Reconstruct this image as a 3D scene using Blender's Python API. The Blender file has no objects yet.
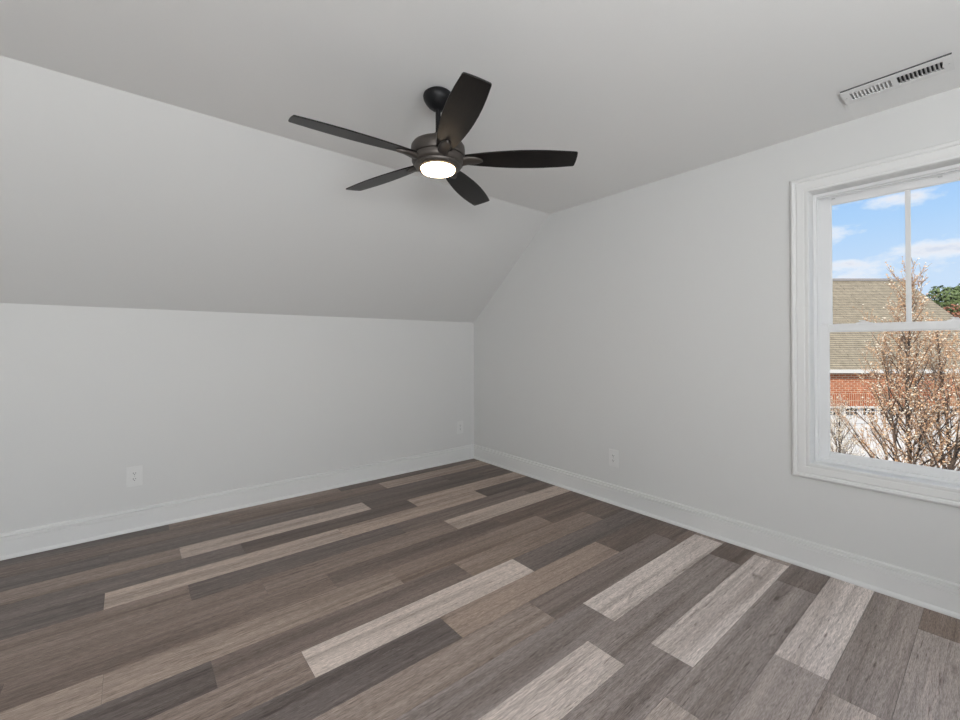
import bpy, bmesh, math, random
from mathutils import Vector, Matrix

C = bpy.context.scene.collection
sc = bpy.context.scene
PI = math.pi

# ------------------------------------------------------------------ camera
YAW = 0.687
EYE = 1.285
cam_d = bpy.data.cameras.new('camera')
cam = bpy.data.objects.new('camera', cam_d)
C.objects.link(cam)
cam.location = (0, 0, EYE)
cam.rotation_euler = (PI / 2 + 0.0097, 0, -YAW)
cam_d.sensor_fit = 'HORIZONTAL'
cam_d.sensor_width = 36.0
cam_d.lens = 427.2 / 960 * 36.0
cam_d.shift_y = -19.6 / 960
cam_d.clip_start = 0.05
cam_d.clip_end = 500
sc.camera = cam

# ------------------------------------------------------------------ exposure
sc.view_settings.view_transform = 'Standard'
sc.view_settings.look = 'None'
sc.view_settings.exposure = 0.0
sc.view_settings.gamma = 1.0
sc.view_settings.use_curve_mapping = False

# ------------------------------------------------------------------ node helper
def nd(nt, kind, **kw):
    n = nt.nodes.new(kind)
    for k, v in kw.items():
        if k.startswith('i_'):
            key = k[2:]
            key = int(key) if key.isdigit() else key.replace('_', ' ')
            n.inputs[key].default_value = v
        else:
            setattr(n, k, v)
    return n

def mth(nt, op, a, b=None, c=None):
    n = nt.nodes.new('ShaderNodeMath')
    n.operation = op
    for i, v in enumerate((a, b, c)):
        if v is None:
            continue
        if hasattr(v, 'is_output'):
            nt.links.new(v, n.inputs[i])
        else:
            n.inputs[i].default_value = v
    return n.outputs[0]

def ramp(nt, fac, stops, interp='LINEAR'):
    n = nt.nodes.new('ShaderNodeValToRGB')
    n.color_ramp.interpolation = interp
    els = n.color_ramp.elements
    while len(els) < len(stops):
        els.new(0.5)
    for e, (p, c) in zip(els, stops):
        e.position = p
        e.color = (*c, 1) if len(c) == 3 else c
    nt.links.new(fac, n.inputs[0])
    return n.outputs[0]

def mixc(nt, fac, a, b, blend='MIX'):
    n = nt.nodes.new('ShaderNodeMix')
    n.data_type = 'RGBA'
    n.blend_type = blend
    for idx, v in ((0, fac), (6, a), (7, b)):
        if hasattr(v, 'is_output'):
            nt.links.new(v, n.inputs[idx])
        elif idx == 0:
            n.inputs[idx].default_value = v
        else:
            n.inputs[idx].default_value = (*v, 1)
    return n.outputs[2]

# ------------------------------------------------------------------ sky (world)
world = bpy.data.worlds.new('sky')
sc.world = world
world.use_nodes = True
wt = world.node_tree
wt.nodes.clear()
SKY_STRENGTH = 1.0
tc = nd(wt, 'ShaderNodeTexCoord')
sep = nd(wt, 'ShaderNodeSeparateXYZ')
wt.links.new(tc.outputs['Generated'], sep.inputs[0])
X_, Y_, Z_ = sep.outputs
hyp = mth(wt, 'SQRT', mth(wt, 'ADD', mth(wt, 'MULTIPLY', X_, X_), mth(wt, 'MULTIPLY', Y_, Y_)))
el = mth(wt, 'DIVIDE', Z_, mth(wt, 'MAXIMUM', hyp, 0.02))
az = mth(wt, 'ARCTAN2', Y_, X_)
base = ramp(wt, el, [(0.0, (0.66, 0.78, 0.95)), (0.12, (0.58, 0.75, 0.96)), (0.22, (0.42, 0.66, 0.97)),
                     (0.34, (0.29, 0.54, 0.93)), (1.0, (0.20, 0.42, 0.85))])
cv = nd(wt, 'ShaderNodeCombineXYZ')
wt.links.new(mth(wt, 'MULTIPLY', az, 17.0), cv.inputs[0])
wt.links.new(mth(wt, 'MULTIPLY', el, 30.0), cv.inputs[1])
cv.inputs[2].default_value = 3.7
cn = nd(wt, 'ShaderNodeTexNoise')
cn.inputs['Scale'].default_value = 1.0
cn.inputs['Detail'].default_value = 7.0
cn.inputs['Roughness'].default_value = 0.58
wt.links.new(cv.outputs[0], cn.inputs['Vector'])
def blob(a0, e0, sa, se, amp):
    da = mth(wt, 'DIVIDE', mth(wt, 'SUBTRACT', az, a0), sa)
    de = mth(wt, 'DIVIDE', mth(wt, 'SUBTRACT', el, e0), se)
    q = mth(wt, 'ADD', mth(wt, 'MULTIPLY', da, da), mth(wt, 'MULTIPLY', de, de))
    return mth(wt, 'MULTIPLY', mth(wt, 'EXPONENT', mth(wt, 'MULTIPLY', q, -1.0)), amp)
bias = mth(wt, 'MULTIPLY', cn.outputs[0], 1.0)
for b in ((0.10, 0.243, 0.05, 0.014, 0.30), (0.195, 0.200, 0.035, 0.018, 0.32), (0.165, 0.143, 0.055, 0.012, 0.34),
          (0.09, 0.155, 0.04, 0.012, 0.30), (0.03, 0.15, 0.06, 0.012, 0.3), (0.1, 0.115, 0.4, 0.02, 0.16),
          (0.0, 0.185, 0.03, 0.01, 0.2)):
    bias = mth(wt, 'ADD', bias, blob(*b))
dens = ramp(wt, bias, [(0.0, (0, 0, 0)), (0.60, (0, 0, 0)), (0.86, (1, 1, 1)), (1.0, (1, 1, 1))])
cloudc = ramp(wt, bias, [(0.0, (0.9, 0.92, 0.97)), (0.74, (0.93, 0.94, 0.97)), (0.86, (0.80, 0.84, 0.92)), (1.0, (0.62, 0.70, 0.84))])
skyc = mixc(wt, dens, base, cloudc)
bgd = nd(wt, 'ShaderNodeBackground')
bgd.inputs[1].default_value = SKY_STRENGTH
wt.links.new(skyc, bgd.inputs[0])
wo = nd(wt, 'ShaderNodeOutputWorld')
wt.links.new(bgd.outputs[0], wo.inputs[0])

# ------------------------------------------------------------------ room numbers
XW = 3.0345          # window wall
YW = 3.8083          # knee wall
XB = -2.4            # wall behind, left
YB = -1.9            # wall behind, right
KNEE = 1.5345
CEIL = 2.5047
YC = 2.667           # crease of ceiling and slope

# ------------------------------------------------------------------ lights
def aim(o, d):
    o.rotation_euler = Vector(d).to_track_quat('-Z', 'Y').to_euler()

sun_d = bpy.data.lights.new('sun', 'SUN')
sun_d.energy = 5.0
sun_d.angle = math.radians(1.0)
sun_d.color = (1.0, 0.93, 0.82)
sun = bpy.data.objects.new('sun', sun_d)
C.objects.link(sun)
aim(sun, (0.78, -0.05, -0.60))

def area(name, loc, d, sx, sy, power, col=(1, 1, 1)):
    l = bpy.data.lights.new(name, 'AREA')
    l.shape = 'RECTANGLE'
    l.size, l.size_y = sx, sy
    l.energy = power
    l.color = col
    o = bpy.data.objects.new(name, l)
    C.objects.link(o)
    o.location = loc
    aim(o, d)
    return o
# added fill lights, tilted up, in two made-up windows behind the camera
area('fill_light_2', (0.55, YB - 0.02, 1.30), (0, 1, 1.9), 1.2, 1.4, 56, (0.97, 0.99, 1.0))
area('fill_light_3', (-1.3, YB - 0.02, 1.30), (0, 1, 1.9), 1.2, 1.4, 122, (0.97, 0.99, 1.0))

# ------------------------------------------------------------------ materials
def mat(name, col, rough=0.5, spec=0.5, metal=0.0, bump=None, emit=None):
    m = bpy.data.materials.new(name)
    m.use_nodes = True
    nt = m.node_tree
    p = nt.nodes['Principled BSDF']
    p.inputs['Base Color'].default_value = (*col, 1)
    p.inputs['Roughness'].default_value = rough
    p.inputs['Specular IOR Level'].default_value = spec
    p.inputs['Metallic'].default_value = metal
    if emit:
        p.inputs['Emission Color'].default_value = (*emit[0], 1)
        p.inputs['Emission Strength'].default_value = emit[1]
    if bump:
        tcn = nd(nt, 'ShaderNodeTexCoord')
        nz = nd(nt, 'ShaderNodeTexNoise')
        nz.inputs['Scale'].default_value = bump[0]
        nz.inputs['Detail'].default_value = 3
        nt.links.new(tcn.outputs['Object'], nz.inputs['Vector'])
        b = nd(nt, 'ShaderNodeBump')
        b.inputs['Strength'].default_value = bump[1]
        b.inputs['Distance'].default_value = bump[2]
        nt.links.new(nz.outputs[0], b.inputs['Height'])
        nt.links.new(b.outputs[0], p.inputs['Normal'])
        if len(bump) > 3:
            cc = mixc(nt, nz.outputs[0], tuple(c * (1 - bump[3]) for c in col), tuple(min(1, c * (1 + bump[3])) for c in col))
            nt.links.new(cc, p.inputs['Base Color'])
    return m

M = {}
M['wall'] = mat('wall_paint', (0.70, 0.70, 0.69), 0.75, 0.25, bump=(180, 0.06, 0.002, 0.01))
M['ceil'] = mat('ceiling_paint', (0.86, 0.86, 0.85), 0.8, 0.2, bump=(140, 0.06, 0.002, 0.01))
M['trim'] = mat('white_trim_enamel', (0.77, 0.77, 0.76), 0.38, 0.4, bump=(40, 0.03, 0.001, 0.01))
M['vinyl'] = mat('white_vinyl', (0.80, 0.80, 0.80), 0.4, 0.4, bump=(60, 0.02, 0.001, 0.01))
M['plastic'] = mat('white_plastic', (0.755, 0.755, 0.745), 0.35, 0.4, bump=(60, 0.02, 0.001, 0.01))
M['slot'] = mat('dark_slot', (0.02, 0.02, 0.02), 0.8, 0.1, bump=(60, 0.02, 0.001, 0.05))
M['screw'] = mat('painted_screw', (0.55, 0.55, 0.54), 0.4, 0.5, bump=(60, 0.02, 0.001, 0.05))
M['vent'] = mat('white_vent_enamel', (0.80, 0.80, 0.79), 0.45, 0.35, bump=(60, 0.02, 0.001, 0.01))
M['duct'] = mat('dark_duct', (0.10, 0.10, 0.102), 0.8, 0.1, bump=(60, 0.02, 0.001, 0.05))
M['bronze'] = mat('dark_bronze_metal', (0.085, 0.074, 0.066), 0.38, 0.5, 0.6, bump=(70, 0.03, 0.001, 0.06))
M['black_metal'] = mat('matte_black_metal', (0.006, 0.006, 0.007), 0.45, 0.25, 0.0, bump=(70, 0.03, 0.001, 0.06))
M['lens'] = mat('lit_frosted_lens', (1, 0.95, 0.88), 0.4, 0.3, emit=((1.0, 0.72, 0.44), 22.0))
M['ground'] = mat('winter_lawn', (0.30, 0.27, 0.16), 0.9, 0.1, bump=(9, 0.4, 0.03, 0.35))
M['concrete'] = mat('pale_concrete', (0.55, 0.53, 0.49), 0.85, 0.2, bump=(20, 0.2, 0.004, 0.1))
M['fascia'] = mat('cream_fascia', (0.80, 0.74, 0.66), 0.5, 0.3, bump=(20, 0.05, 0.002, 0.03))
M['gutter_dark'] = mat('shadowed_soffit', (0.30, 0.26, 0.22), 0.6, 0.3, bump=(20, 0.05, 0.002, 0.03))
M['gdoor'] = mat('white_garage_door', (0.82, 0.77, 0.71), 0.5, 0.3, bump=(20, 0.05, 0.002, 0.03))
M['gpane'] = mat('dark_door_glass', (0.03, 0.035, 0.04), 0.12, 0.5, bump=(5, 0.02, 0.001, 0.05))
M['bark'] = mat('grey_brown_bark', (0.115, 0.082, 0.062), 0.85, 0.15, bump=(35, 0.6, 0.01, 0.35))
M['twig'] = mat('tan_twig', (0.40, 0.235, 0.14), 0.8, 0.15, bump=(25, 0.3, 0.004, 0.3))
M['twig_pale'] = mat('pale_twig', (0.42, 0.33, 0.25), 0.8, 0.15, bump=(25, 0.3, 0.004, 0.3))
M['bud'] = mat('tan_bud', (0.68, 0.43, 0.25), 0.7, 0.2, bump=(6, 0.1, 0.002, 0.45))
M['bud_pale'] = mat('cream_bud', (0.85, 0.72, 0.56), 0.7, 0.2, bump=(6, 0.1, 0.002, 0.25))
M['evergreen'] = mat('evergreen_leaf', (0.13, 0.17, 0.065), 0.7, 0.2, bump=(0.9, 0.2, 0.02, 0.55))
M['russet'] = mat('russet_leaf', (0.30, 0.13, 0.075), 0.8, 0.2, bump=(0.9, 0.2, 0.02, 0.4))

# fan blade wood: very dark stain with a faint grain
m = mat('espresso_blade', (0.03, 0.025, 0.023), 0.32, 0.22)
nt = m.node_tree
p = nt.nodes['Principled BSDF']
tcn = nd(nt, 'ShaderNodeTexCoord')
mp = nd(nt, 'ShaderNodeMapping')
mp.inputs['Scale'].default_value = (4, 70, 10)
nt.links.new(tcn.outputs['Object'], mp.inputs[0])
nz = nd(nt, 'ShaderNodeTexNoise')
nz.inputs['Detail'].default_value = 5
nt.links.new(mp.outputs[0], nz.inputs['Vector'])
nt.links.new(ramp(nt, nz.outputs[0], [(0.3, (0.005, 0.0045, 0.0045)), (0.7, (0.015, 0.012, 0.011))]), p.inputs['Base Color'])
M['blade'] = m

# window glass
m = bpy.data.materials.new('window_glass')
m.use_nodes = True
nt = m.node_tree
nt.nodes.clear()
out = nd(nt, 'ShaderNodeOutputMaterial')
tr = nd(nt, 'ShaderNodeBsdfTransparent')
gl = nd(nt, 'ShaderNodeBsdfGlossy')
gl.inputs['Roughness'].default_value = 0.02
fr = nd(nt, 'ShaderNodeFresnel')
fr.inputs[0].default_value = 1.3
mx = nd(nt, 'ShaderNodeMixShader')
nt.links.new(mth(nt, 'MULTIPLY', fr.outputs[0], 0.7), mx.inputs[0])
nt.links.new(tr.outputs[0], mx.inputs[1])
nt.links.new(gl.outputs[0], mx.inputs[2])
nt.links.new(mx.outputs[0], out.inputs[0])
M['glass'] = m

# floor planks
m = bpy.data.materials.new('vinyl_plank')
m.use_nodes = True
nt = m.node_tree
p = nt.nodes['Principled BSDF']
at = nd(nt, 'ShaderNodeAttribute', attribute_name='plank')
sp = nd(nt, 'ShaderNodeSeparateColor')
nt.links.new(at.outputs['Color'], sp.inputs[0])
tone, warm, rnd = sp.outputs
tcn = nd(nt, 'ShaderNodeTexCoord')
off = nd(nt, 'ShaderNodeCombineXYZ')
nt.links.new(mth(nt, 'MULTIPLY', rnd, 37.0), off.inputs[0])
nt.links.new(mth(nt, 'MULTIPLY', rnd, 91.0), off.inputs[1])
nt.links.new(mth(nt, 'MULTIPLY', rnd, 17.0), off.inputs[2])
va = nd(nt, 'ShaderNodeVectorMath', operation='ADD')
nt.links.new(tcn.outputs['Object'], va.inputs[0])
nt.links.new(off.outputs[0], va.inputs[1])
def grain(sx, sy, det, rough=0.6, dist=0.0):
    mp = nd(nt, 'ShaderNodeMapping')
    mp.inputs['Scale'].default_value = (sx, sy, 1)
    nt.links.new(va.outputs[0], mp.inputs[0])
    n = nd(nt, 'ShaderNodeTexNoise')
    n.inputs['Scale'].default_value = 1
    n.inputs['Detail'].default_value = det
    n.inputs['Roughness'].default_value = rough
    n.inputs['Distortion'].default_value = dist
    nt.links.new(mp.outputs[0], n.inputs['Vector'])
    return n.outputs[0]
g_broad = grain(0.6, 15, 3, 0.55, 0.3)
g_mid = grain(1.8, 85, 5, 0.7, 0.1)
g_fine = grain(34, 420, 4, 0.7)
g_knot = grain(2.4, 12, 3, 0.5, 1.2)
g_fleck = grain(20, 200, 4, 0.7, 0.6)
g_check = grain(9, 110, 3, 0.6, 0.3)
cool = ramp(nt, tone, [(0.0, (0.080, 0.066, 0.061)), (0.35, (0.245, 0.210, 0.198)), (0.65, (0.44, 0.385, 0.357)), (1.0, (0.78, 0.705, 0.668))])
brown = ramp(nt, tone, [(0.0, (0.074, 0.052, 0.040)), (0.35, (0.235, 0.172, 0.138)), (0.65, (0.45, 0.35, 0.283)), (1.0, (0.80, 0.685, 0.60))])
base = mixc(nt, warm, cool, brown)
b1 = ramp(nt, g_broad, [(0.30, (0.66, 0.63, 0.61)), (0.5, (1, 1, 1)), (0.68, (1.20, 1.20, 1.20))])
b2 = ramp(nt, g_mid, [(0.30, (0.72, 0.70, 0.69)), (0.48, (1, 1, 1)), (0.72, (1.16, 1.16, 1.16))])
b3 = ramp(nt, g_fine, [(0.3, (0.50, 0.48, 0.47)), (0.7, (1.46, 1.46, 1.46))])
b4 = ramp(nt, g_knot, [(0.20, (0.45, 0.41, 0.39)), (0.31, (1, 1, 1)), (1.0, (1, 1, 1))])
b5 = ramp(nt, g_check, [(0.28, (0.45, 0.40, 0.38)), (0.39, (1, 1, 1)), (1.0, (1, 1, 1))])
col = base
for b in (b1, b2, b3, b4, b5):
    col = mixc(nt, 1.0, col, b, 'MULTIPLY')
fl = ramp(nt, g_fleck, [(0.0, (0, 0, 0)), (0.62, (0, 0, 0)), (0.72, (1, 1, 1)), (1, (1, 1, 1))])
lightc = mixc(nt, 0.6, col, (0.60, 0.56, 0.53))
col = mixc(nt, mth(nt, 'MULTIPLY', fl, 0.7), col, lightc)
nt.links.new(col, p.inputs['Base Color'])
nt.links.new(ramp(nt, g_mid, [(0.3, (0.52, 0.52, 0.52)), (0.7, (0.40, 0.40, 0.40))]), p.inputs['Roughness'])
p.inputs['Specular IOR Level'].default_value = 0.4
bp = nd(nt, 'ShaderNodeBump')
bp.inputs['Strength'].default_value = 0.25
bp.inputs['Distance'].default_value = 0.0012
nt.links.new(g_mid, bp.inputs['Height'])
nt.links.new(bp.outputs[0], p.inputs['Normal'])
M['plank'] = m

# brick, shingles
def brickmat(name, c1, c2, mortar, bw, bh, ms, rotx=(0, 0, 0), rough=0.85, bump=0.3, offset=0.5, axes='xz'):
    m = bpy.data.materials.new(name)
    m.use_nodes = True
    nt = m.node_tree
    p = nt.nodes['Principled BSDF']
    p.inputs['Roughness'].default_value = rough
    p.inputs['Specular IOR Level'].default_value = 0.2
    tcn = nd(nt, 'ShaderNodeTexCoord')
    s = nd(nt, 'ShaderNodeSeparateXYZ')
    nt.links.new(tcn.outputs['Object'], s.inputs[0])
    cb = nd(nt, 'ShaderNodeCombineXYZ')
    pick = {'x': s.outputs[0], 'y': s.outputs[1], 'z': s.outputs[2]}
    nt.links.new(pick[axes[0]], cb.inputs[0])
    nt.links.new(pick[axes[1]], cb.inputs[1])
    br = nd(nt, 'ShaderNodeTexBrick')
    br.offset = offset
    br.inputs['Color1'].default_value = (*c1, 1)
    br.inputs['Color2'].default_value = (*c2, 1)
    br.inputs['Mortar'].default_value = (*mortar, 1)
    br.inputs['Scale'].default_value = 1
    br.inputs['Brick Width'].default_value = bw
    br.inputs['Row Height'].default_value = bh
    br.inputs['Mortar Size'].default_value = ms
    nt.links.new(cb.outputs[0], br.inputs['Vector'])
    nz = nd(nt, 'ShaderNodeTexNoise')
    nz.inputs['Scale'].default_value = 6
    nz.inputs['Detail'].default_value = 5
    nt.links.new(tcn.outputs['Object'], nz.inputs['Vector'])
    v = ramp(nt, nz.outputs[0], [(0.3, (0.8, 0.8, 0.8)), (0.7, (1.18, 1.18, 1.18))])
    nt.links.new(mixc(nt, 1.0, br.outputs['Color'], v, 'MULTIPLY'), p.inputs['Base Color'])
    b = nd(nt, 'ShaderNodeBump')
    b.inputs['Strength'].default_value = bump
    b.inputs['Distance'].default_value = 0.01
    b.invert = True
    nt.links.new(br.outputs['Fac'], b.inputs['Height'])
    nt.links.new(b.outputs[0], p.inputs['Normal'])
    return m
M['brick'] = brickmat('red_brick', (0.54, 0.155, 0.058), (0.44, 0.115, 0.045), (0.64, 0.43, 0.29), 0.21, 0.073, 0.012)
M['soldier'] = brickmat('red_brick_soldier', (0.50, 0.14, 0.055), (0.40, 0.105, 0.042), (0.60, 0.39, 0.26), 0.075, 0.42, 0.012, offset=0.0)
M['shingle'] = brickmat('tan_shingle', (0.40, 0.325, 0.218), (0.37, 0.30, 0.20), (0.19, 0.15, 0.098), 2.6, 0.078, 0.014)

# ------------------------------------------------------------------ mesh helpers
def bx(bm, x0, x1, y0, y1, z0, z1):
    vs = [bm.verts.new((x, y, z)) for z in (z0, z1) for y in (y0, y1) for x in (x0, x1)]
    for f in ((0, 2, 3, 1), (4, 5, 7, 6), (0, 1, 5, 4), (2, 6, 7, 3), (1, 3, 7, 5), (0, 4, 6, 2)):
        bm.faces.new([vs[i] for i in f])

def prism(bm, prof, fn, t0, t1):
    """closed profile of (a,b) swept from t0 to t1; fn(a,b,t) -> point"""
    A = [bm.verts.new(fn(a, b, t0)) for a, b in prof]
    B = [bm.verts.new(fn(a, b, t1)) for a, b in prof]
    n = len(prof)
    for i in range(n):
        bm.faces.new((A[i], A[(i + 1) % n], B[(i + 1) % n], B[i]))
    bm.faces.new(A[::-1])
    bm.faces.new(B)

def lathe(bm, prof, n=40, cx=0, cy=0):
    """prof: list of (r,z); closed at ends when r==0"""
    rings = []
    for r, z in prof:
        if r < 1e-6:
            rings.append([bm.verts.new((cx, cy, z))])
        else:
            rings.append([bm.verts.new((cx + r * math.cos(2 * PI * i / n), cy + r * math.sin(2 * PI * i / n), z)) for i in range(n)])
    for a, b in zip(rings, rings[1:]):
        for i in range(n):
            j = (i + 1) % n
            if len(a) == 1:
                bm.faces.new((a[0], b[j], b[i]))
            elif len(b) == 1:
                bm.faces.new((a[i], a[j], b[0]))
            else:
                bm.faces.new((a[i], a[j], b[j], b[i]))

def tube(bm, pts, rads, n=6, cap=True):
    rings = []
    for i, p in enumerate(pts):
        p = Vector(p)
        d = Vector(pts[min(i + 1, len(pts) - 1)]) - Vector(pts[max(i - 1, 0)])
        d.normalize()
        up = Vector((0, 0, 1)) if abs(d.z) < 0.9 else Vector((1, 0, 0))
        u = d.cross(up).normalized()
        v = d.cross(u)
        rings.append([bm.verts.new(p + (u * math.cos(2 * PI * k / n) + v * math.sin(2 * PI * k / n)) * rads[i]) for k in range(n)])
    for a, b in zip(rings, rings[1:]):
        for i in range(n):
            j = (i + 1) % n
            bm.faces.new((a[i], a[j], b[j], b[i]))
    if cap:
        bm.faces.new(rings[0][::-1])
        bm.faces.new(rings[-1])

def obj(name, bm, m, parent=None, smooth=False, bevel=0.0, seg=2, loc=None):
    bmesh.ops.recalc_face_normals(bm, faces=bm.faces[:])
    me = bpy.data.meshes.new(name)
    bm.to_mesh(me)
    bm.free()
    me.materials.append(M[m])
    if smooth:
        for f in me.polygons:
            f.use_smooth = True
    o = bpy.data.objects.new(name, me)
    C.objects.link(o)
    if parent:
        o.parent = parent
    if loc:
        o.location = loc
    if bevel:
        b = o.modifiers.new('bevel', 'BEVEL')
        b.width = bevel
        b.segments = seg
        b.limit_method = 'ANGLE'
        b.angle_limit = math.radians(35)
    if smooth:
        try:
            me.set_sharp_from_angle(angle=math.radians(38))
        except Exception:
            pass
    return o

def thing(name, label, cat, loc=(0, 0, 0), rotz=0.0, group=None):
    o = bpy.data.objects.new(name, None)
    C.objects.link(o)
    o.empty_display_size = 0.1
    o.location = loc
    o.rotation_euler = (0, 0, rotz)
    if label:
        o['label'] = label
        o['category'] = cat
    if group:
        o['group'] = group
    return o

def struct(o, label, cat):
    o['kind'] = 'structure'
    o['label'] = label
    o['category'] = cat
    return o

# ------------------------------------------------------------------ floor
rng = random.Random(11)
PW, PL, Y0 = 0.180, 1.22, 0.247
joints = {-1: 2.768, 0: 2.007, 1: 2.078, 2: 2.74, 3: 1.742, 4: 1.545, 5: 1.75, 6: 1.55, 7: 2.357, 8: 1.783, 9: 1.483,
          10: 1.15, 11: 2.08, 12: 1.78, 13: 0.25, 14: 2.35, 15: 1.78, 16: 1.47, 17: 2.35, 18: 1.79, 19: 0.222}
# tone, warmth of visible planks, with light falloff worked in (left darker, front right lighter): row -> list of (from x, tone, warmth)
tones = {
    19: [(-9, .12, .3), (.222, .40, .8), (1.44, .18, .6)],
    18: [(-9, .30, .7), (.57, .30, .9), (1.79, .62, .9)],
    17: [(-9, .18, .2), (-.09, .20, .3), (1.13, .2, .5), (2.35, .15, .8)],
    16: [(-9, .42, .8), (.25, .72, .7), (1.47, .16, .6), (2.69, .16, .8)],
    15: [(-9, .22, .3), (.566, .14, .7), (1.78, .64, .9)],
    14: [(-9, .18, .3), (-.1, .70, .8), (1.12, .60, .9), (2.348, .12, .6)],
    13: [(-9, .38, .8), (.25, .18, .4), (1.47, .27, .6), (2.69, .22, .8)],
    12: [(-9, .36, .8), (.55, .39, .8), (1.78, .72, .8)],
    11: [(-9, .33, .8), (.85, .27, .7), (2.07, .30, .9)],
    10: [(-9, .55, .8), (1.15, .42, .9), (2.37, .26, .9)],
    9: [(-9, .20, .2), (.26, .29, .6), (1.483, .47, .9), (2.70, .2, .8)],
    8: [(-9, .42, .7), (.56, .84, .5), (1.783, .22, .3)],
    7: [(-9, .44, .8), (-.09, .20, .1), (1.135, .50, .9), (2.357, .18, .8)],
    6: [(-9, .50, .6), (.33, .50, .55), (1.55, .35, .4), (2.77, .25, .8)],
    5: [(-9, .40, .5), (.53, .41, .1), (1.75, .86, .2), (2.97, .5, .5)],
    4: [(-9, .60, .4), (.325, .80, .25), (1.545, .42, .15), (2.765, .2, .8)],
    3: [(-9, .45, .3), (.52, .42, .1), (1.742, .90, .12), (2.96, .6, .4)],
    2: [(-9, .40, .3), (.29, .60, .2), (1.51, .45, .1), (2.74, .3, .4)],
    1: [(-9, .50, .3), (.85, .53, .1), (2.078, .93, .1)],
    0: [(-9, .40, .3), (.78, .66, .2), (2.007, .52, .2)],
    -1: [(-9, .30, .3), (1.55, .56, .1), (2.768, .40, .9)],
}
bm = bmesh.new()
lay = bm.loops.layers.float_color.new('plank')
def plank(x0, x1, y0, y1, colr):
    e = 0.0004
    z = 0.0
    x0 += e; x1 -= e; y0 += e; y1 -= e
    b = 0.0008
    top = [bm.verts.new(v) for v in ((x0 + b, y0 + b, z), (x1 - b, y0 + b, z), (x1 - b, y1 - b, z), (x0 + b, y1 - b, z))]
    low = [bm.verts.new(v) for v in ((x0, y0, z - .0012), (x1, y0, z - .0012), (x1, y1, z - .0012), (x0, y1, z - .0012))]
    fs = [bm.faces.new(top)]
    for i in range(4):
        j = (i + 1) % 4
        fs.append(bm.faces.new((low[i], low[j], top[j], top[i])))
    for f in fs:
        for l in f.loops:
            l[lay] = colr
FX0, FX1, FY0, FY1 = XB - 0.15, XW + 0.05, YB - 0.15, YW + 0.05
k0 = int(math.floor((FY0 - Y0) / PW))
k1 = int(math.ceil((FY1 - Y0) / PW))
for k in range(k0, k1):
    ya, yb = Y0 + PW * k, Y0 + PW * (k + 1)
    if k == 19:
        yb = min(yb, FY1)
    ya, yb = max(ya, FY0), min(yb, FY1)
    j = joints.get(k, rng.uniform(0, PL))
    xs = j - PL * math.ceil((j - FX0) / PL)
    while xs < FX1:
        a, b = max(xs, FX0), min(xs + PL, FX1)
        if b - a > 0.01:
            mid = (a + b) / 2
            t, w = rng.choice([.2, .3, .4, .5, .6, .85]), rng.uniform(.1, .9)
            for fx, tt, ww in tones.get(k, []):
                if mid > fx:
                    t, w = tt, ww
            plank(a, b, ya, yb, (t, w, rng.random(), 1))
        xs += PL
ns = len(bm.faces)
bx(bm, FX0, FX1, FY0, FY1, -0.15, -0.0013)
for f in bm.faces[:][ns:] if False else list(bm.faces)[ns:]:
    for l in f.loops:
        l[lay] = (0.0, 0.5, 0.5, 1)
floor = obj('floor', bm, 'plank')
struct(floor, 'grey brown wood look vinyl plank floor with mixed light and dark boards', 'floor')

# ------------------------------------------------------------------ walls
T = 0.17
OY0, OY1, OZ0, OZ1 = -0.090, 0.703, 0.600, 2.171     # window opening
bm = bmesh.new()
bx(bm, XW, XW + T, OY1, YW + T, 0, CEIL + .12)
bx(bm, XW, XW + T, YB - T, OY0, 0, CEIL + .12)
bx(bm, XW, XW + T, OY0, OY1, 0, OZ0)
bx(bm, XW, XW + T, OY0, OY1, OZ1, CEIL + .12)
struct(obj('wall_right', bm, 'wall'), 'pale grey painted gable wall with the double hung window', 'wall')
bm = bmesh.new()
bx(bm, XB - T, XW, YW, YW + T, 0, KNEE)
struct(obj('wall_left', bm, 'wall'), 'pale grey low knee wall under the sloped ceiling', 'wall')
bm = bmesh.new()
bx(bm, XB - T, XB, YB - T, YW, 0, CEIL + .12)
struct(obj('wall_west', bm, 'wall'), 'plain pale grey wall behind the camera on the left', 'wall')
bm = bmesh.new()
def wall_openings(bm, x0, x1, y0, y1, z0, z1, holes):
    xs = x0
    for (a, b, c, d) in holes:
        bx(bm, xs, a, y0, y1, z0, z1)
        bx(bm, a, b, y0, y1, z0, c)
        bx(bm, a, b, y0, y1, d, z1)
        xs = b
    bx(bm, xs, x1, y0, y1, z0, z1)
wall_openings(bm, XB, XW, YB - T, YB, 0, CEIL + .12, [(-1.95, -0.65, .5, 2.1), (-.1, 1.2, .5, 2.1)])
struct(obj('wall_back', bm, 'wall'), 'pale grey wall behind the camera with two added window openings', 'wall')

# ceiling: flat part with a register hole, and the slope
VX0, VX1, VY0, VY1 = 2.682, 2.768, 0.148, 0.462
bm = bmesh.new()
bx(bm, XB, VX0, YB, YC, CEIL, CEIL + .12)
bx(bm, VX1, XW, YB, YC, CEIL, CEIL + .12)
bx(bm, VX0, VX1, YB, VY0, CEIL, CEIL + .12)
bx(bm, VX0, VX1, VY1, YC, CEIL, CEIL + .12)
struct(obj('ceiling', bm, 'ceil'), 'flat white ceiling around the ceiling fan', 'ceiling')
bm = bmesh.new()
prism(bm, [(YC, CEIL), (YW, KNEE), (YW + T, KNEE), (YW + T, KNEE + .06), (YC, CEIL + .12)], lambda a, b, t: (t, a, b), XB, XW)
struct(obj('ceiling_slope', bm, 'wall'), 'sloped white ceiling running down to the knee wall', 'ceiling')

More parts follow.
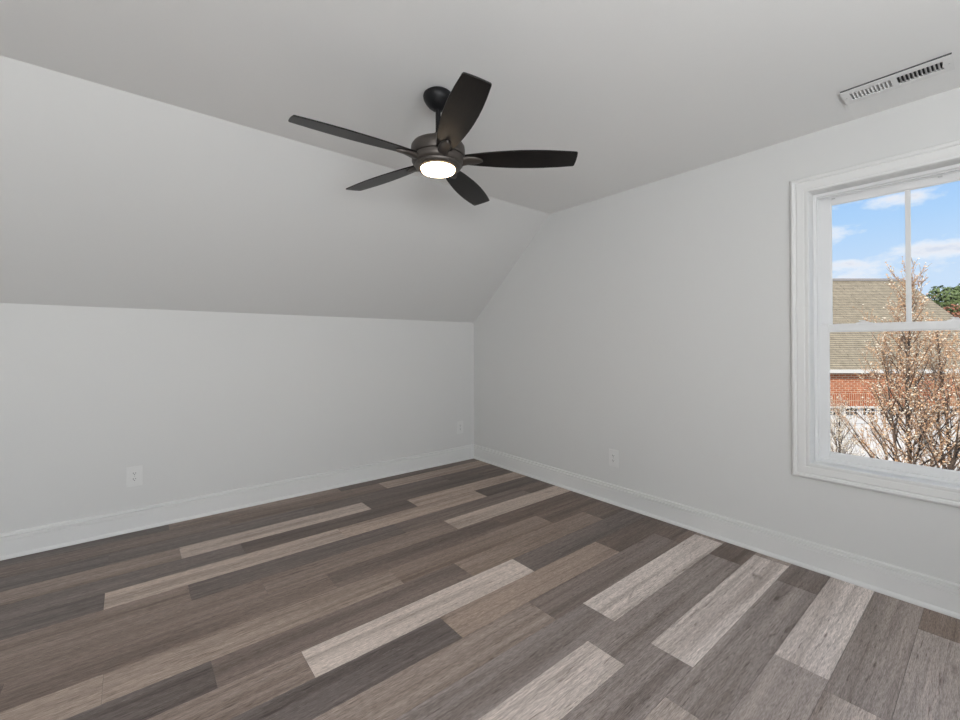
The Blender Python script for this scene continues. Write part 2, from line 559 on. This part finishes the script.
# baseboards: flat board, groove, cap bead, shoe moulding at the floor
prof = [(0, 0), (.027, 0), (.0265, .008), (.023, .015), (.0165, .0205), (.014, .021), (.014, .106), (.0115, .1085), (.0165, .1125), (.0165, .1305),
        (.0055, .1335), (.0055, .1405), (.0125, .1425), (.0115, .150), (.005, .1535), (0, .154)]
def baseboard(name, fn, t0, t1, label):
    bm = bmesh.new()
    prism(bm, prof, fn, t0, t1)
    struct(obj(name, bm, 'trim'), label, 'baseboard')
baseboard('baseboard_left', lambda a, b, t: (t, YW - a, b), XB, XW, 'white moulded baseboard along the low knee wall')
baseboard('baseboard_right', lambda a, b, t: (XW - a, t, b), YB, YW - 0.001, 'white moulded baseboard along the window wall')
baseboard('baseboard_back', lambda a, b, t: (t, YB + a, b), XB, XW, 'white baseboard along the wall behind the camera')
baseboard('baseboard_west', lambda a, b, t: (XB + a, t, b), YB, YW, 'white baseboard along the plain wall behind the camera')

# ------------------------------------------------------------------ window
def window(name, label, detail=True):
    w = thing(name, None, None)
    struct(w, label, 'window')
    return w
win = window('window_1', 'white double hung window with moulded casing facing the brick garage')
win.location = (XW, (OY0 + OY1) / 2, OZ0)
HW = (OY1 - OY0) / 2
HH = OZ1 - OZ0
# local frame of the window: x outward, y along the wall (centre 0), z from the opening's foot
def frame_ring(bm, x0, x1, yi, zi0, zi1, yo, zo0, zo1):
    """rectangular ring between inner half width yi (zi0..zi1) and outer half width yo"""
    bx(bm, x0, x1, -yo, -yi, zo0, zo1)
    bx(bm, x0, x1, yi, yo, zo0, zo1)
    bx(bm, x0, x1, -yi, yi, zo0, zi0)
    bx(bm, x0, x1, -yi, yi, zi1, zo1)
def profile_ring(bm, prof, y_in, z0, z1):
    """mitred casing: prof = (distance outward from opening, x), closed"""
    n = len(prof)
    corners = []
    for (sy, zc, sz) in ((-1, z0, -1), (1, z0, -1), (1, z1, 1), (-1, z1, 1)):
        corners.append([bm.verts.new((x, sy * (y_in + d), zc + sz * d)) for d, x in prof])
    for c in range(4):
        A, B = corners[c], corners[(c + 1) % 4]
        for i in range(n):
            j = (i + 1) % n
            bm.faces.new((A[i], A[j], B[j], B[i]))
bm = bmesh.new()
profile_ring(bm, [(-.004, 0), (-.004, -.012), (-.002, -.0135), (.008, -.0135), (.012, -.0115), (.016, -.0115), (.020, -.0135),
                  (.050, -.0155), (.056, -.0125), (.062, -.0185), (.072, -.0205), (.079, -.018), (.0825, -.013), (.0825, 0)], HW, 0, HH)
obj('casing', bm, 'trim', win)
bm = bmesh.new()
frame_ring(bm, 0.0, .165, HW - .006, .006, HH - .006, HW, 0, HH)
obj('jamb', bm, 'trim', win)
bm = bmesh.new()
yi = HW - .030
frame_ring(bm, .078, .165, HW - .022, .022, HH - .024, HW - .006, .006, HH - .006)
frame_ring(bm, .090, .096, HW - .029, .030, HH - .031, HW - .022, .022, HH - .024)
frame_ring(bm, .128, .134, HW - .029, .030, HH - .031, HW - .022, .022, HH - .024)
obj('window_frame', bm, 'vinyl', win, bevel=.0012)
ZR0, ZR1 = 1.360 - OZ0, 1.403 - OZ0
# lower sash (inner track)
sw = HW - .023
low = None
bm = bmesh.new()
gy = HW - .070
frame_ring(bm, .097, .127, gy, .062, ZR0, sw, .022, ZR1)
low = obj('lower_sash', bm, 'vinyl', win, bevel=.003)
bm = bmesh.new()
frame_ring(bm, .101, .105, gy - .004, .066, ZR0 - .004, gy + .001, .061, ZR0 + .001)
obj('glazing_bead', bm, 'vinyl', low)
bm = bmesh.new()
bx(bm, .110, .114, -gy, gy, .062, ZR0)
obj('pane', bm, 'glass', low)
# upper sash (outer track)
bm = bmesh.new()
gu = HW - .077
ZT = 2.102 - OZ0
frame_ring(bm, .135, .163, gu, ZR1 - .004, ZT, sw, ZR0 + .004, HH - .024)
up = obj('upper_sash', bm, 'vinyl', win, bevel=.003)
bm = bmesh.new()
bx(bm, .150, .154, -gu, gu, ZR1 - .004, ZT)
obj('pane', bm, 'glass', up)
bm = bmesh.new()
bx(bm, .140, .1495, -.0105, .0105, ZR1 - .004, ZT)
obj('muntin', bm, 'vinyl', up, bevel=.002)
bm = bmesh.new()
frame_ring(bm, .139, .143, gu - .004, ZR1, ZT - .004, gu + .001, ZR1 - .005, ZT + .001)
obj('glazing_bead', bm, 'vinyl', up)
# sash locks on the meeting rail
for s in (-1, 1):
    bm = bmesh.new()
    yc = s * .172
    pts = [(-.036, 0), (-.034, .003), (-.022, .006), (-.012, .010), (0, .0115), (.012, .010), (.022, .006), (.034, .003), (.036, 0)]
    prism(bm, [(yc + a, ZR1 + b) for a, b in pts], lambda a, b, t: (t, a, b), .099, .125)
    lk = obj('sash_lock', bm, 'vinyl', low, bevel=.001)
    bm = bmesh.new()
    bx(bm, .100, .109, yc - .006, yc + .022, ZR1 + .0118, ZR1 + .0165)
    obj('lock_lever', bm, 'vinyl', lk, bevel=.0015)
# two small vent stops in the head of the frame
for yc in (-.12, .30):
    bm = bmesh.new()
    bx(bm, .0965, .1025, yc - .008, yc + .008, HH - .048, HH - .0415)
    obj('night_latch', bm, 'screw', up, bevel=.001)

# two made-up windows behind the camera, added to hold the fill lights
for i, xc in enumerate((0.55, -1.3)):
    w = thing('window_%d' % (i + 2), None, None, (xc, YB, .5))
    struct(w, 'added white framed window for a fill light behind the camera, %s' % ('nearer the window wall' if i == 0 else 'further from the window wall'), 'window')
    bm = bmesh.new()
    for (a, b, c, d) in ((-.65, -.61, 0, 1.6), (.61, .65, 0, 1.6), (-.61, .61, 0, .04), (-.61, .61, 1.56, 1.6)):
        bx(bm, a, b, -.15, -.04, c, d)
    obj('window_frame', bm, 'vinyl', w)

# ------------------------------------------------------------------ outlets
def outlet(label, loc, rotz):
    """duplex outlet; local -y faces the room"""
    t = thing('wall_outlet', label, 'outlet', loc, rotz, 'white duplex outlets low on the walls')
    bm = bmesh.new()
    prism(bm, [(-.044, -.069), (.044, -.069), (.044, .069), (-.044, .069)], lambda a, b, q: (a, q, b), -.004, 0)
    prism(bm, [(-.041, -.066), (.041, -.066), (.041, .066), (-.041, .066)], lambda a, b, q: (a, q, b), -.0062, -.004)
    obj('cover_plate', bm, 'plastic', t, bevel=.0015)
    for s in (-1, 1):
        bm = bmesh.new()
        ring = []
        for i in range(24):
            a = 2 * PI * i / 24
            ring.append((.0172 * math.cos(a), max(-.0142, min(.0142, .0172 * math.sin(a)))))
        zc = s * .0195
        prism(bm, [(a, b + zc) for a, b in ring], lambda a, b, q: (a, q, b), -.0085, -.0060)
        r = obj('receptacle', bm, 'plastic', t)
        for (xa, hw, z0, z1) in ((-.0065, .0014, -.001, .0085), (.0065, .0014, .0005, .0075)):
            bm = bmesh.new()
            bx(bm, xa - hw, xa + hw, -.0091, -.0080, zc + z0, zc + z1)
            obj('slot', bm, 'slot', r)
        bm = bmesh.new()
        gp = [(.0026 * math.cos(2 * PI * i / 12), -.0070 + zc + .0026 * math.sin(2 * PI * i / 12)) for i in range(12)]
        prism(bm, gp, lambda a, b, q: (a, q, b), -.0091, -.0080)
        obj('ground_hole', bm, 'slot', r)
    bm = bmesh.new()
    prism(bm, [(.003 * math.cos(2 * PI * i / 12), .003 * math.sin(2 * PI * i / 12)) for i in range(12)], lambda a, b, q: (a, q, b), -.0078, -.0060)
    obj('screw', bm, 'screw', t)
    return t
outlet('white outlet on the knee wall at the far left, alone on the long bare stretch', (.032, YW, .374), 0)
outlet('white outlet on the knee wall right beside the room corner', (2.837, YW, .368), 0)
outlet('white outlet on the window wall between the corner and the window', (XW, 1.992, .366), -PI / 2)

# ------------------------------------------------------------------ ceiling register
t = thing('ceiling_vent', 'long white ceiling register with two banks of louvres above the window', 'vent', (2.720, .302, CEIL))
RX, RY = .076, .183
bm = bmesh.new()
hx, hy = .043, .157
def ring_frame(bm, z0, z1, ox, oy, ix, iy):
    for (a, b, c, d) in ((-ox, -ix, -oy, oy), (ix, ox, -oy, oy), (-ix, ix, -oy, -iy), (-ix, ix, iy, oy)):
        bx(bm, a, b, c, d, z0, z1)
ring_frame(bm, -.0105, -.0080, RX, RY, hx - .003, hy - .003)
bx(bm, -hx + .003, hx - .003, -.0105, .0105, -.0103, -.0082)
ring_frame(bm, -.0085, 0, hx + .006, hy + .006, hx - .001, hy - .001)
obj('faceplate', bm, 'vent', t)
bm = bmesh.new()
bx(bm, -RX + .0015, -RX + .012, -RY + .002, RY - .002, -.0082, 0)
obj('shade_strip', bm, 'duct', t)  # dark strip added to draw the shadow line along the near long edge
bm = bmesh.new()
ring_frame(bm, 0, .075, hx, hy, hx - .002, hy - .002)
bx(bm, -hx, hx, -hy, hy, .073, .075)
obj('duct_box', bm, 'duct', t)
def fin(y, tilt):
    bm = bmesh.new()
    d = .012
    s = d * math.tan(tilt)
    h = .0007
    prism(bm, [(y - s / 2 - h, -.0095), (y - s / 2 + h, -.0095), (y + s / 2 + h, -.0095 + d), (y + s / 2 - h, -.0095 + d)],
          lambda a, b, q: (q, a, b), -hx + .002, hx - .002)
    obj('louvre', bm, 'vent', t)
for i in range(11):
    fin(.020 + .0133 * i, math.radians(-38))
    fin(-.020 - .0133 * i, math.radians(30))
for s in (-1, 1):
    bm = bmesh.new()
    lathe(bm, [(0, -.0125), (.003, -.012), (.0038, -.0104)], 12, 0, s * .170)
    obj('screw', bm, 'screw', t)
bm = bmesh.new()
bx(bm, -.003, .003, -.1535, -.1505, -.019, -.004)
obj('damper_lever', bm, 'screw', t)

# ------------------------------------------------------------------ ceiling fan
HXF, HYF = 1.150, 1.722
fan = thing('ceiling_fan', 'dark bronze five blade ceiling fan with a lit round light', 'ceiling fan', (HXF, HYF, CEIL))
def fz(z):
    return z - CEIL
bm = bmesh.new()
lathe(bm, [(0, 0), (.050, 0), (.062, -.004), (.070, -.011), (.0725, -.020), (.070, -.034), (.061, -.050), (.048, -.066), (.033, -.078), (.022, -.083), (.018, -.085), (0, -.085)], 48)
obj('canopy', bm, 'black_metal', fan, True)
bm = bmesh.new()
lathe(bm, [(0, -.08), (.0125, -.08), (.0125, fz(2.300)), (0, fz(2.300))], 24)
obj('downrod', bm, 'black_metal', fan, True)
bm = bmesh.new()
lathe(bm, [(0, fz(2.306)), (.020, fz(2.306)), (.024, fz(2.300)), (.034, fz(2.284)), (.040, fz(2.272)), (.070, fz(2.265)), (.105, fz(2.257)), (.121, fz(2.250)), (.1285, fz(2.239)),
           (.130, fz(2.228)), (.130, fz(2.194)), (.127, fz(2.190)), (.122, fz(2.189)), (.122, fz(2.186)), (.126, fz(2.185)), (.1265, fz(2.168)),
           (.122, fz(2.158)), (.116, fz(2.153)), (0, fz(2.153))], 56)
obj('motor_housing', bm, 'bronze', fan, True)
bm = bmesh.new()
lathe(bm, [(0, fz(2.154)), (.113, fz(2.154)), (.1125, fz(2.147)), (.110, fz(2.141)), (.104, fz(2.137)), (.094, fz(2.1345)), (.0845, fz(2.1330)), (.0825, fz(2.136)), (.0825, fz(2.142)), (0, fz(2.142))], 56)
bez = obj('light_bezel', bm, 'bronze', fan, True)
bm = bmesh.new()
lathe(bm, [(0, fz(2.1415)), (.0815, fz(2.1415)), (.0812, fz(2.128)), (.078, fz(2.1225)), (.067, fz(2.1185)), (.05, fz(2.1155)), (.025, fz(2.1138)), (0, fz(2.1133))], 56)
obj('light_lens', bm, 'lens', bez, True)

ZB = 2.179
PITCH = math.radians(-11.8)
def blade_shape():
    """outline (u, v) of a blade, root to tip"""
    st = [(.130, .036), (.17, .043), (.22, .051), (.28, .058), (.34, .0635), (.40, .0665), (.46, .0672), (.52, .0655), (.58, .0615), (.63, .0565), (.657, .0535)]
    left = [(u, h) for u, h in st] + [(.6625, .0515), (.6655, .046)]
    tip = [(.6675, .023), (.668, 0), (.6675, -.023)]
    right = [(u, -h) for u, h in reversed(left)]
    return left + tip + right
def make_blade():
    bm = bmesh.new()
    prism(bm, blade_shape(), lambda a, b, q: (a, b, q), -.003, .003)
    b = obj('blade', bm, 'blade', fan, bevel=.0012)
    bm = bmesh.new()
    st = [(.095, .024), (.12, .027), (.15, .0285), (.175, .026), (.195, .020), (.210, .0115), (.2165, .004)]
    pr = [(u, h) for u, h in st] + [(u, -h) for u, h in reversed(st)]
    top = [bm.verts.new((u, v, -.0031)) for u, v in pr]
    midv = [bm.verts.new((u, v * .9, -.010 - .014 * max(0, (.15 - u) / .06))) for u, v in pr]
    lowv = [bm.verts.new((u - .002, v * .55, -.0135 - .016 * max(0, (.16 - u) / .06))) for u, v in pr]
    n = len(pr)
    for A, B in ((top, midv), (midv, lowv)):
        for i in range(n):
            j = (i + 1) % n
            bm.faces.new((A[i], A[j], B[j], B[i]))
    bm.faces.new(top)
    bm.faces.new(lowv[::-1])
    i_ = obj('blade_iron', bm, 'bronze', b, True)
    return b, i_
A0 = math.radians(-40.3)
proto, proto_iron = make_blade()
for k in range(5):
    if k == 0:
        b = proto
    else:
        b = proto.copy()
        C.objects.link(b)
        b.parent = fan
        ir = proto_iron.copy()
        C.objects.link(ir)
        ir.parent = b
    a = A0 + k * 2 * PI / 5
    b.matrix_local = Matrix.Translation((0, 0, fz(ZB))) @ Matrix.Rotation(a, 4, 'Z') @ Matrix.Rotation(PITCH, 4, 'X')

# ================================================================== outdoors
GZ = -3.2
cyaw, syaw = math.cos(YAW), math.sin(YAW)
def out(xr, zf, z=GZ):
    """place outdoors: xr metres to the right, zf metres ahead"""
    return (xr * cyaw + zf * syaw, -xr * syaw + zf * cyaw, z)

bm = bmesh.new()
bx(bm, XW + .5, 120, -90, 90, GZ - .3, GZ)
g = obj('ground', bm, 'ground')
struct(g, 'winter lawn outside below the window', 'ground')

# ---- brick garage with a tan shingle gable roof
house = thing('garage_building', 'red brick garage with tan shingle roof and white panelled door outside the window', 'building', out(14.6, 15.0), -YAW)
XL, XR = -7.5, 4.25          # local: x to the right, y away, z up from the ground
EZ = .38 - GZ               # eave height
DEP = 4.6 * 2 - .8           # wall to wall
DX0, DX1, DZ = -2.55, 2.53, -.874 - GZ
bm = bmesh.new()
SC = -.435 - GZ              # foot of soldier course top
bx(bm, XL, DX0, 0, .25, 0, EZ + .1)
bx(bm, DX1, XR, 0, .25, 0, EZ + .1)
bx(bm, DX0, DX1, 0, .25, SC, EZ + .1)
bx(bm, XL, XL + .25, .25, DEP, 0, EZ + .1)
bx(bm, XR - .25, XR, .25, DEP, 0, EZ + .1)
bx(bm, XL, XR, DEP, DEP + .25, 0, EZ + .1)
obj('brick_wall', bm, 'brick', house)
bm = bmesh.new()
bx(bm, DX0, DX1, -.006, .25, DZ, SC)
obj('soldier_course', bm, 'soldier', house)
# roof: two slopes
RY, RZ = 4.2, 4.215 - GZ
th = .12
bm = bmesh.new()
ov = .10
slope = (RZ - EZ - .03) / (RY + ov)
prism(bm, [(-ov, EZ + .03), (RY, RZ), (2 * RY + ov, EZ + .03), (2 * RY + ov, EZ - .04), (RY, RZ - th - .05), (-ov, EZ - .04)],
      lambda a, b, q: (q, a, b), XL - .3, XR + .2)
roof = obj('roof', bm, 'shingle', house)
bm = bmesh.new()
prism(bm, [(RY - .14, RZ - .08), (RY, RZ + .045), (RY + .14, RZ - .08)], lambda a, b, q: (q, a, b), XL - .3, XR + .2)
obj('ridge_cap', bm, 'gutter_dark', roof)
bm = bmesh.new()
bx(bm, XL - .3, XR + .2, -ov - .08, -ov + .02, EZ - .09, EZ + .03)
obj('gutter', bm, 'fascia', house, bevel=.01)
bm = bmesh.new()
bx(bm, XL - .3, XR + .2, -ov + .02, 0, EZ - .11, EZ - .08)
obj('soffit', bm, 'gutter_dark', house)
for xe in (XL + .0, XR - .06):
    bm = bmesh.new()
    prism(bm, [(0, EZ + .1), (RY, RZ - .25), (2 * RY, EZ + .1)], lambda a, b, q: (q, a, b), xe, xe + .06)
    obj('gable_panel', bm, 'fascia', house)
# roof vent pipe
bm = bmesh.new()
vy = 1.0
vz = EZ + .03 + slope * (vy + ov)
bx(bm, 1.20, 1.36, vy - .08, vy + .08, vz - .15, vz + .24)
v = obj('roof_vent', bm, 'bark', house)
bm = bmesh.new()
bx(bm, 1.13, 1.43, vy - .13, vy + .13, vz + .24, vz + .29)
obj('vent_cap', bm, 'fascia', v)
# garage door: sections, trim and a row of eight arched lights
bm = bmesh.new()
bx(bm, DX0, DX0 + .09, -.02, .12, 0, DZ)
bx(bm, DX1 - .09, DX1, -.02, .12, 0, DZ)
bx(bm, DX0 + .09, DX1 - .09, -.02, .12, DZ - .07, DZ)
obj('door_trim', bm, 'fascia', house)
bm = bmesh.new()
dz = DZ - .07
sec = dz / 4
for s in range(4):
    bx(bm, DX0 + .09, DX1 - .09, .06, .10, s * sec + .006, (s + 1) * sec - .006)
for s in range(3):
    for i in range(8):
        xa = DX0 + .1 + (DX1 - DX0 - .2) / 8 * i
        wd = (DX1 - DX0 - .2) / 8
        bx(bm, xa + .08, xa + wd - .08, .045, .06, s * sec + .10, (s + 1) * sec - .10)
gd = obj('garage_door', bm, 'gdoor', house, bevel=.008)
wd = (DX1 - DX0 - .2) / 8
for i in range(8):
    xc = DX0 + .1 + wd * (i + .5)
    zt = 1.285 - (408.2 - 344.5) / 28.48 - GZ
    zb = 1.285 - (415.0 - 344.5) / 28.48 - GZ
    bm = bmesh.new()
    arc = [(xc + .19 * math.cos(PI * q / 8), zt - .05 + .05 * math.sin(PI * q / 8)) for q in range(9)]
    prism(bm, [(xc - .19, zb)] + [(xc + .19, zb)] + arc, lambda a, b, q: (a, q, b), .050, .066)
    pn = obj('door_light', bm, 'gpane', gd)
    bm = bmesh.new()
    for q in (-1, 1):
        bx(bm, xc + q * .065 - .014, xc + q * .065 + .014, .040, .052, zb, zt - .012)
    bx(bm, xc - .19, xc + .19, .040, .052, (zb + zt) / 2 - .014, (zb + zt) / 2 + .014)
    obj('grille', bm, 'gdoor', pn)

bm = bmesh.new()
bx(bm, -3.4, 3.4, -6.5, -.05, 0, .03)
dw = obj('driveway', bm, 'concrete')
dw.location = out(14.6, 15.0)
dw.rotation_euler = (0, 0, -YAW)
struct(dw, 'pale concrete driveway in front of the garage door', 'driveway')

# ---- bare trees
def bare_tree(name, label, loc, H, seed, stems, base_h, n_prim, spread, r0, twig_m, bud_ms, bud_n, group=None):
    R = random.Random(seed)
    t = thing(name, label, 'tree', loc, 0, group)
    tb, bb, wb = bmesh.new(), bmesh.new(), bmesh.new()
    budspots = []
    def grow(bm, p, d, L, r, n, curl, rend=.35, sides=5, wob=.09):
        pts, rads = [p.copy()], [r]
        q = p.copy()
        dd = d.copy()
        for i in range(n):
            dd = (dd + Vector((R.uniform(-1, 1), R.uniform(-1, 1), R.uniform(-.4, 1))) * wob + Vector((0, 0, curl))).normalized()
            q = q + dd * (L / n)
            pts.append(q.copy())
            rads.append(r * (1 - (1 - rend) * (i + 1) / n))
        tube(bm, pts, rads, sides)
        return pts, rads
    leaders = []
    for s in range(stems):
        a = 2 * PI * s / max(1, stems) + R.uniform(-.4, .4)
        lean = 0.0 if s == 0 else R.uniform(.16, .26)
        d = Vector((math.cos(a) * lean, math.sin(a) * lean, 1)).normalized()
        hh = H if s == 0 else H * R.uniform(.76, .88)
        p0 = Vector((0, 0, 0)) if s == 0 else leaders[0][0][2] - Vector((0, 0, .25 * s))
        pts, rads = grow(tb, p0, d, hh - p0.z, r0 if s == 0 else r0 * .75, 14, .02, .10, 8, .035)
        leaders.append((pts, rads))
    for pts, rads in leaders:
        np_ = n_prim if pts is leaders[0][0] else n_prim // 2
        ga = R.uniform(0, 6)
        for i in range(np_):
            f = (i + .5) / np_
            zz = base_h + (H * .97 - base_h) * f ** .9
            seg = None
            for k in range(len(pts) - 1):
                if pts[k].z <= zz <= pts[k + 1].z:
                    seg = k
                    break
            if seg is None:
                continue
            w = (zz - pts[seg].z) / max(1e-4, pts[seg + 1].z - pts[seg].z)
            p = pts[seg].lerp(pts[seg + 1], w)
            rr = rads[seg]
            ga += 2.4 + R.uniform(-.4, .4)
            fr = (zz - base_h) / (H - base_h)
            el_ = R.uniform(.55, .95) + .25 * fr
            d = Vector((math.cos(ga) * math.cos(el_), math.sin(ga) * math.cos(el_), math.sin(el_)))
            L = (spread * (1 - fr) ** 1.15 + .20) * R.uniform(.75, 1.15)
            bp_, br_ = grow(bb, p, d, L, max(.006, min(rr * .5, .007 + .009 * L)), 6, .05, .3, 5)
            nt_ = int(3 + L * 5)
            for j in range(nt_):
                u = R.uniform(.2, 1)
                k = min(5, int(u * 6))
                q = bp_[k].lerp(bp_[k + 1], u * 6 - k)
                ax = (bp_[k + 1] - bp_[k]).normalized()
                sd = Vector((R.uniform(-1, 1), R.uniform(-1, 1), R.uniform(-.5, 1)))
                d2 = (ax + sd * .75 + Vector((0, 0, .25))).normalized()
                L2 = R.uniform(.18, .50) * (.6 + .4 * L)
                tp, _ = grow(wb, q, d2, L2, .0042, 4, .06, .5, 4)
                for m_ in range(3):
                    k2 = R.randrange(1, 5)
                    q2 = tp[min(k2, 4)]
                    d3 = (d2 + Vector((R.uniform(-1, 1), R.uniform(-1, 1), R.uniform(-.3, 1))) * .8).normalized()
                    t3, _ = grow(wb, q2, d3, R.uniform(.08, .2), .0034, 2, .05, .6, 3)
                    budspots.append(t3[-1])
                    budspots.append(t3[1])
                budspots.extend(tp[1:])
    obj('trunk', tb, 'bark', t, True)
    obj('branches', bb, 'bark', t, True)
    obj('twigs', wb, twig_m, t)['kind'] = 'stuff'
    R.shuffle(budspots)
    for bi, (bmn, cnt) in enumerate(zip(bud_ms, bud_n)):
        bm = bmesh.new()
        for q in budspots[:cnt]:
            s = R.uniform(.010, .021)
            ax = Vector((R.uniform(-1, 1), R.uniform(-1, 1), R.uniform(-.2, 1))).normalized()
            u = ax.orthogonal().normalized()
            v = ax.cross(u)
            a = [bm.verts.new(q + ax * s * 1.6), bm.verts.new(q - ax * s * .8)]
            ring = [bm.verts.new(q + (u * math.cos(w) + v * math.sin(w)) * s * .8) for w in (0, 2.1, 4.2)]
            for i in range(3):
                j = (i + 1) % 3
                bm.faces.new((a[0], ring[i], ring[j]))
                bm.faces.new((a[1], ring[j], ring[i]))
        budspots = budspots[cnt:]
        o = obj('leaf_buds' if bi == 0 else 'pale_leaf_buds', bm, bmn, t)
        o['kind'] = 'stuff'
    return t
bare_tree('bare_tree', 'tall bare tree with tan buds close outside the window', out(8.17, 8.0), 5.85, 5, 3, 1.2, 70, 1.35, .055, 'twig', ('bud', 'bud_pale'), (3400, 2600))
bare_tree('bare_tree', 'low pale twiggy bare tree before the garage door at left of the window', out(9.9, 11.8), 2.75, 9, 2, .5, 34, .95, .04, 'twig_pale', ('bud_pale',), (1100,))
bare_tree('bare_tree', 'bare tree at the right edge of the window behind the tall bare tree', out(10.35, 9.4), 4.9, 23, 2, 1.2, 44, 1.3, .06, 'twig', ('bud', 'bud_pale'), (2200, 900))

# ---- far trees beyond the garage
def leafy(name, label, loc, H, rad, seed, mname, n=1500, leaf=.38):
    R = random.Random(seed)
    t = thing(name, label, 'tree', loc, 0, 'trees beyond the garage')
    bm = bmesh.new()
    tube(bm, [(0, 0, 0), (.1, 0, H * .4), (0, .1, H * .8)], [.28, .2, .08], 8)
    obj('trunk', bm, 'bark', t, True)
    bm = bmesh.new()
    lobes = [(Vector((R.uniform(-.6, .6) * rad, R.uniform(-.6, .6) * rad, H * R.uniform(.42, .86))), rad * R.uniform(.38, .6)) for _ in range(13)]
    lobes.append((Vector((0, 0, H * .9)), rad * .42))
    for i in range(n):
        c, r = R.choice(lobes)
        d = Vector((R.gauss(0, 1), R.gauss(0, 1), R.gauss(0, 1))).normalized()
        q = c + d * r * R.uniform(.7, 1.0)
        nrm = (d + Vector((R.uniform(-1, 1), R.uniform(-1, 1), R.uniform(-.5, 1))) * .7).normalized()
        u = nrm.orthogonal().normalized()
        v = nrm.cross(u)
        s = leaf * R.uniform(.6, 1.3)
        vs = [bm.verts.new(q + u * s * math.cos(w) + v * s * .7 * math.sin(w) + nrm * R.uniform(-.1, .1) * s) for w in (0, 1.25, 2.5, 3.8, 5.0)]
        bm.faces.new(vs)
    obj('foliage', bm, mname, t)['kind'] = 'stuff'
    return t
leafy('evergreen_tree', 'rounded dark evergreen tree beyond the garage gable, nearer of the two', out(48, 44.5), 10.6, 2.7, 3, 'evergreen', 5500, .16)
leafy('evergreen_tree', 'dark evergreen tree beyond the garage, cut by the window edge', out(62, 54), 12.4, 3.4, 4, 'evergreen', 5500, .19)
leafy('russet_tree', 'low russet leaved tree below the evergreens beyond the garage', out(36.6, 33), 7.6, 2.0, 6, 'russet', 3500, .10)
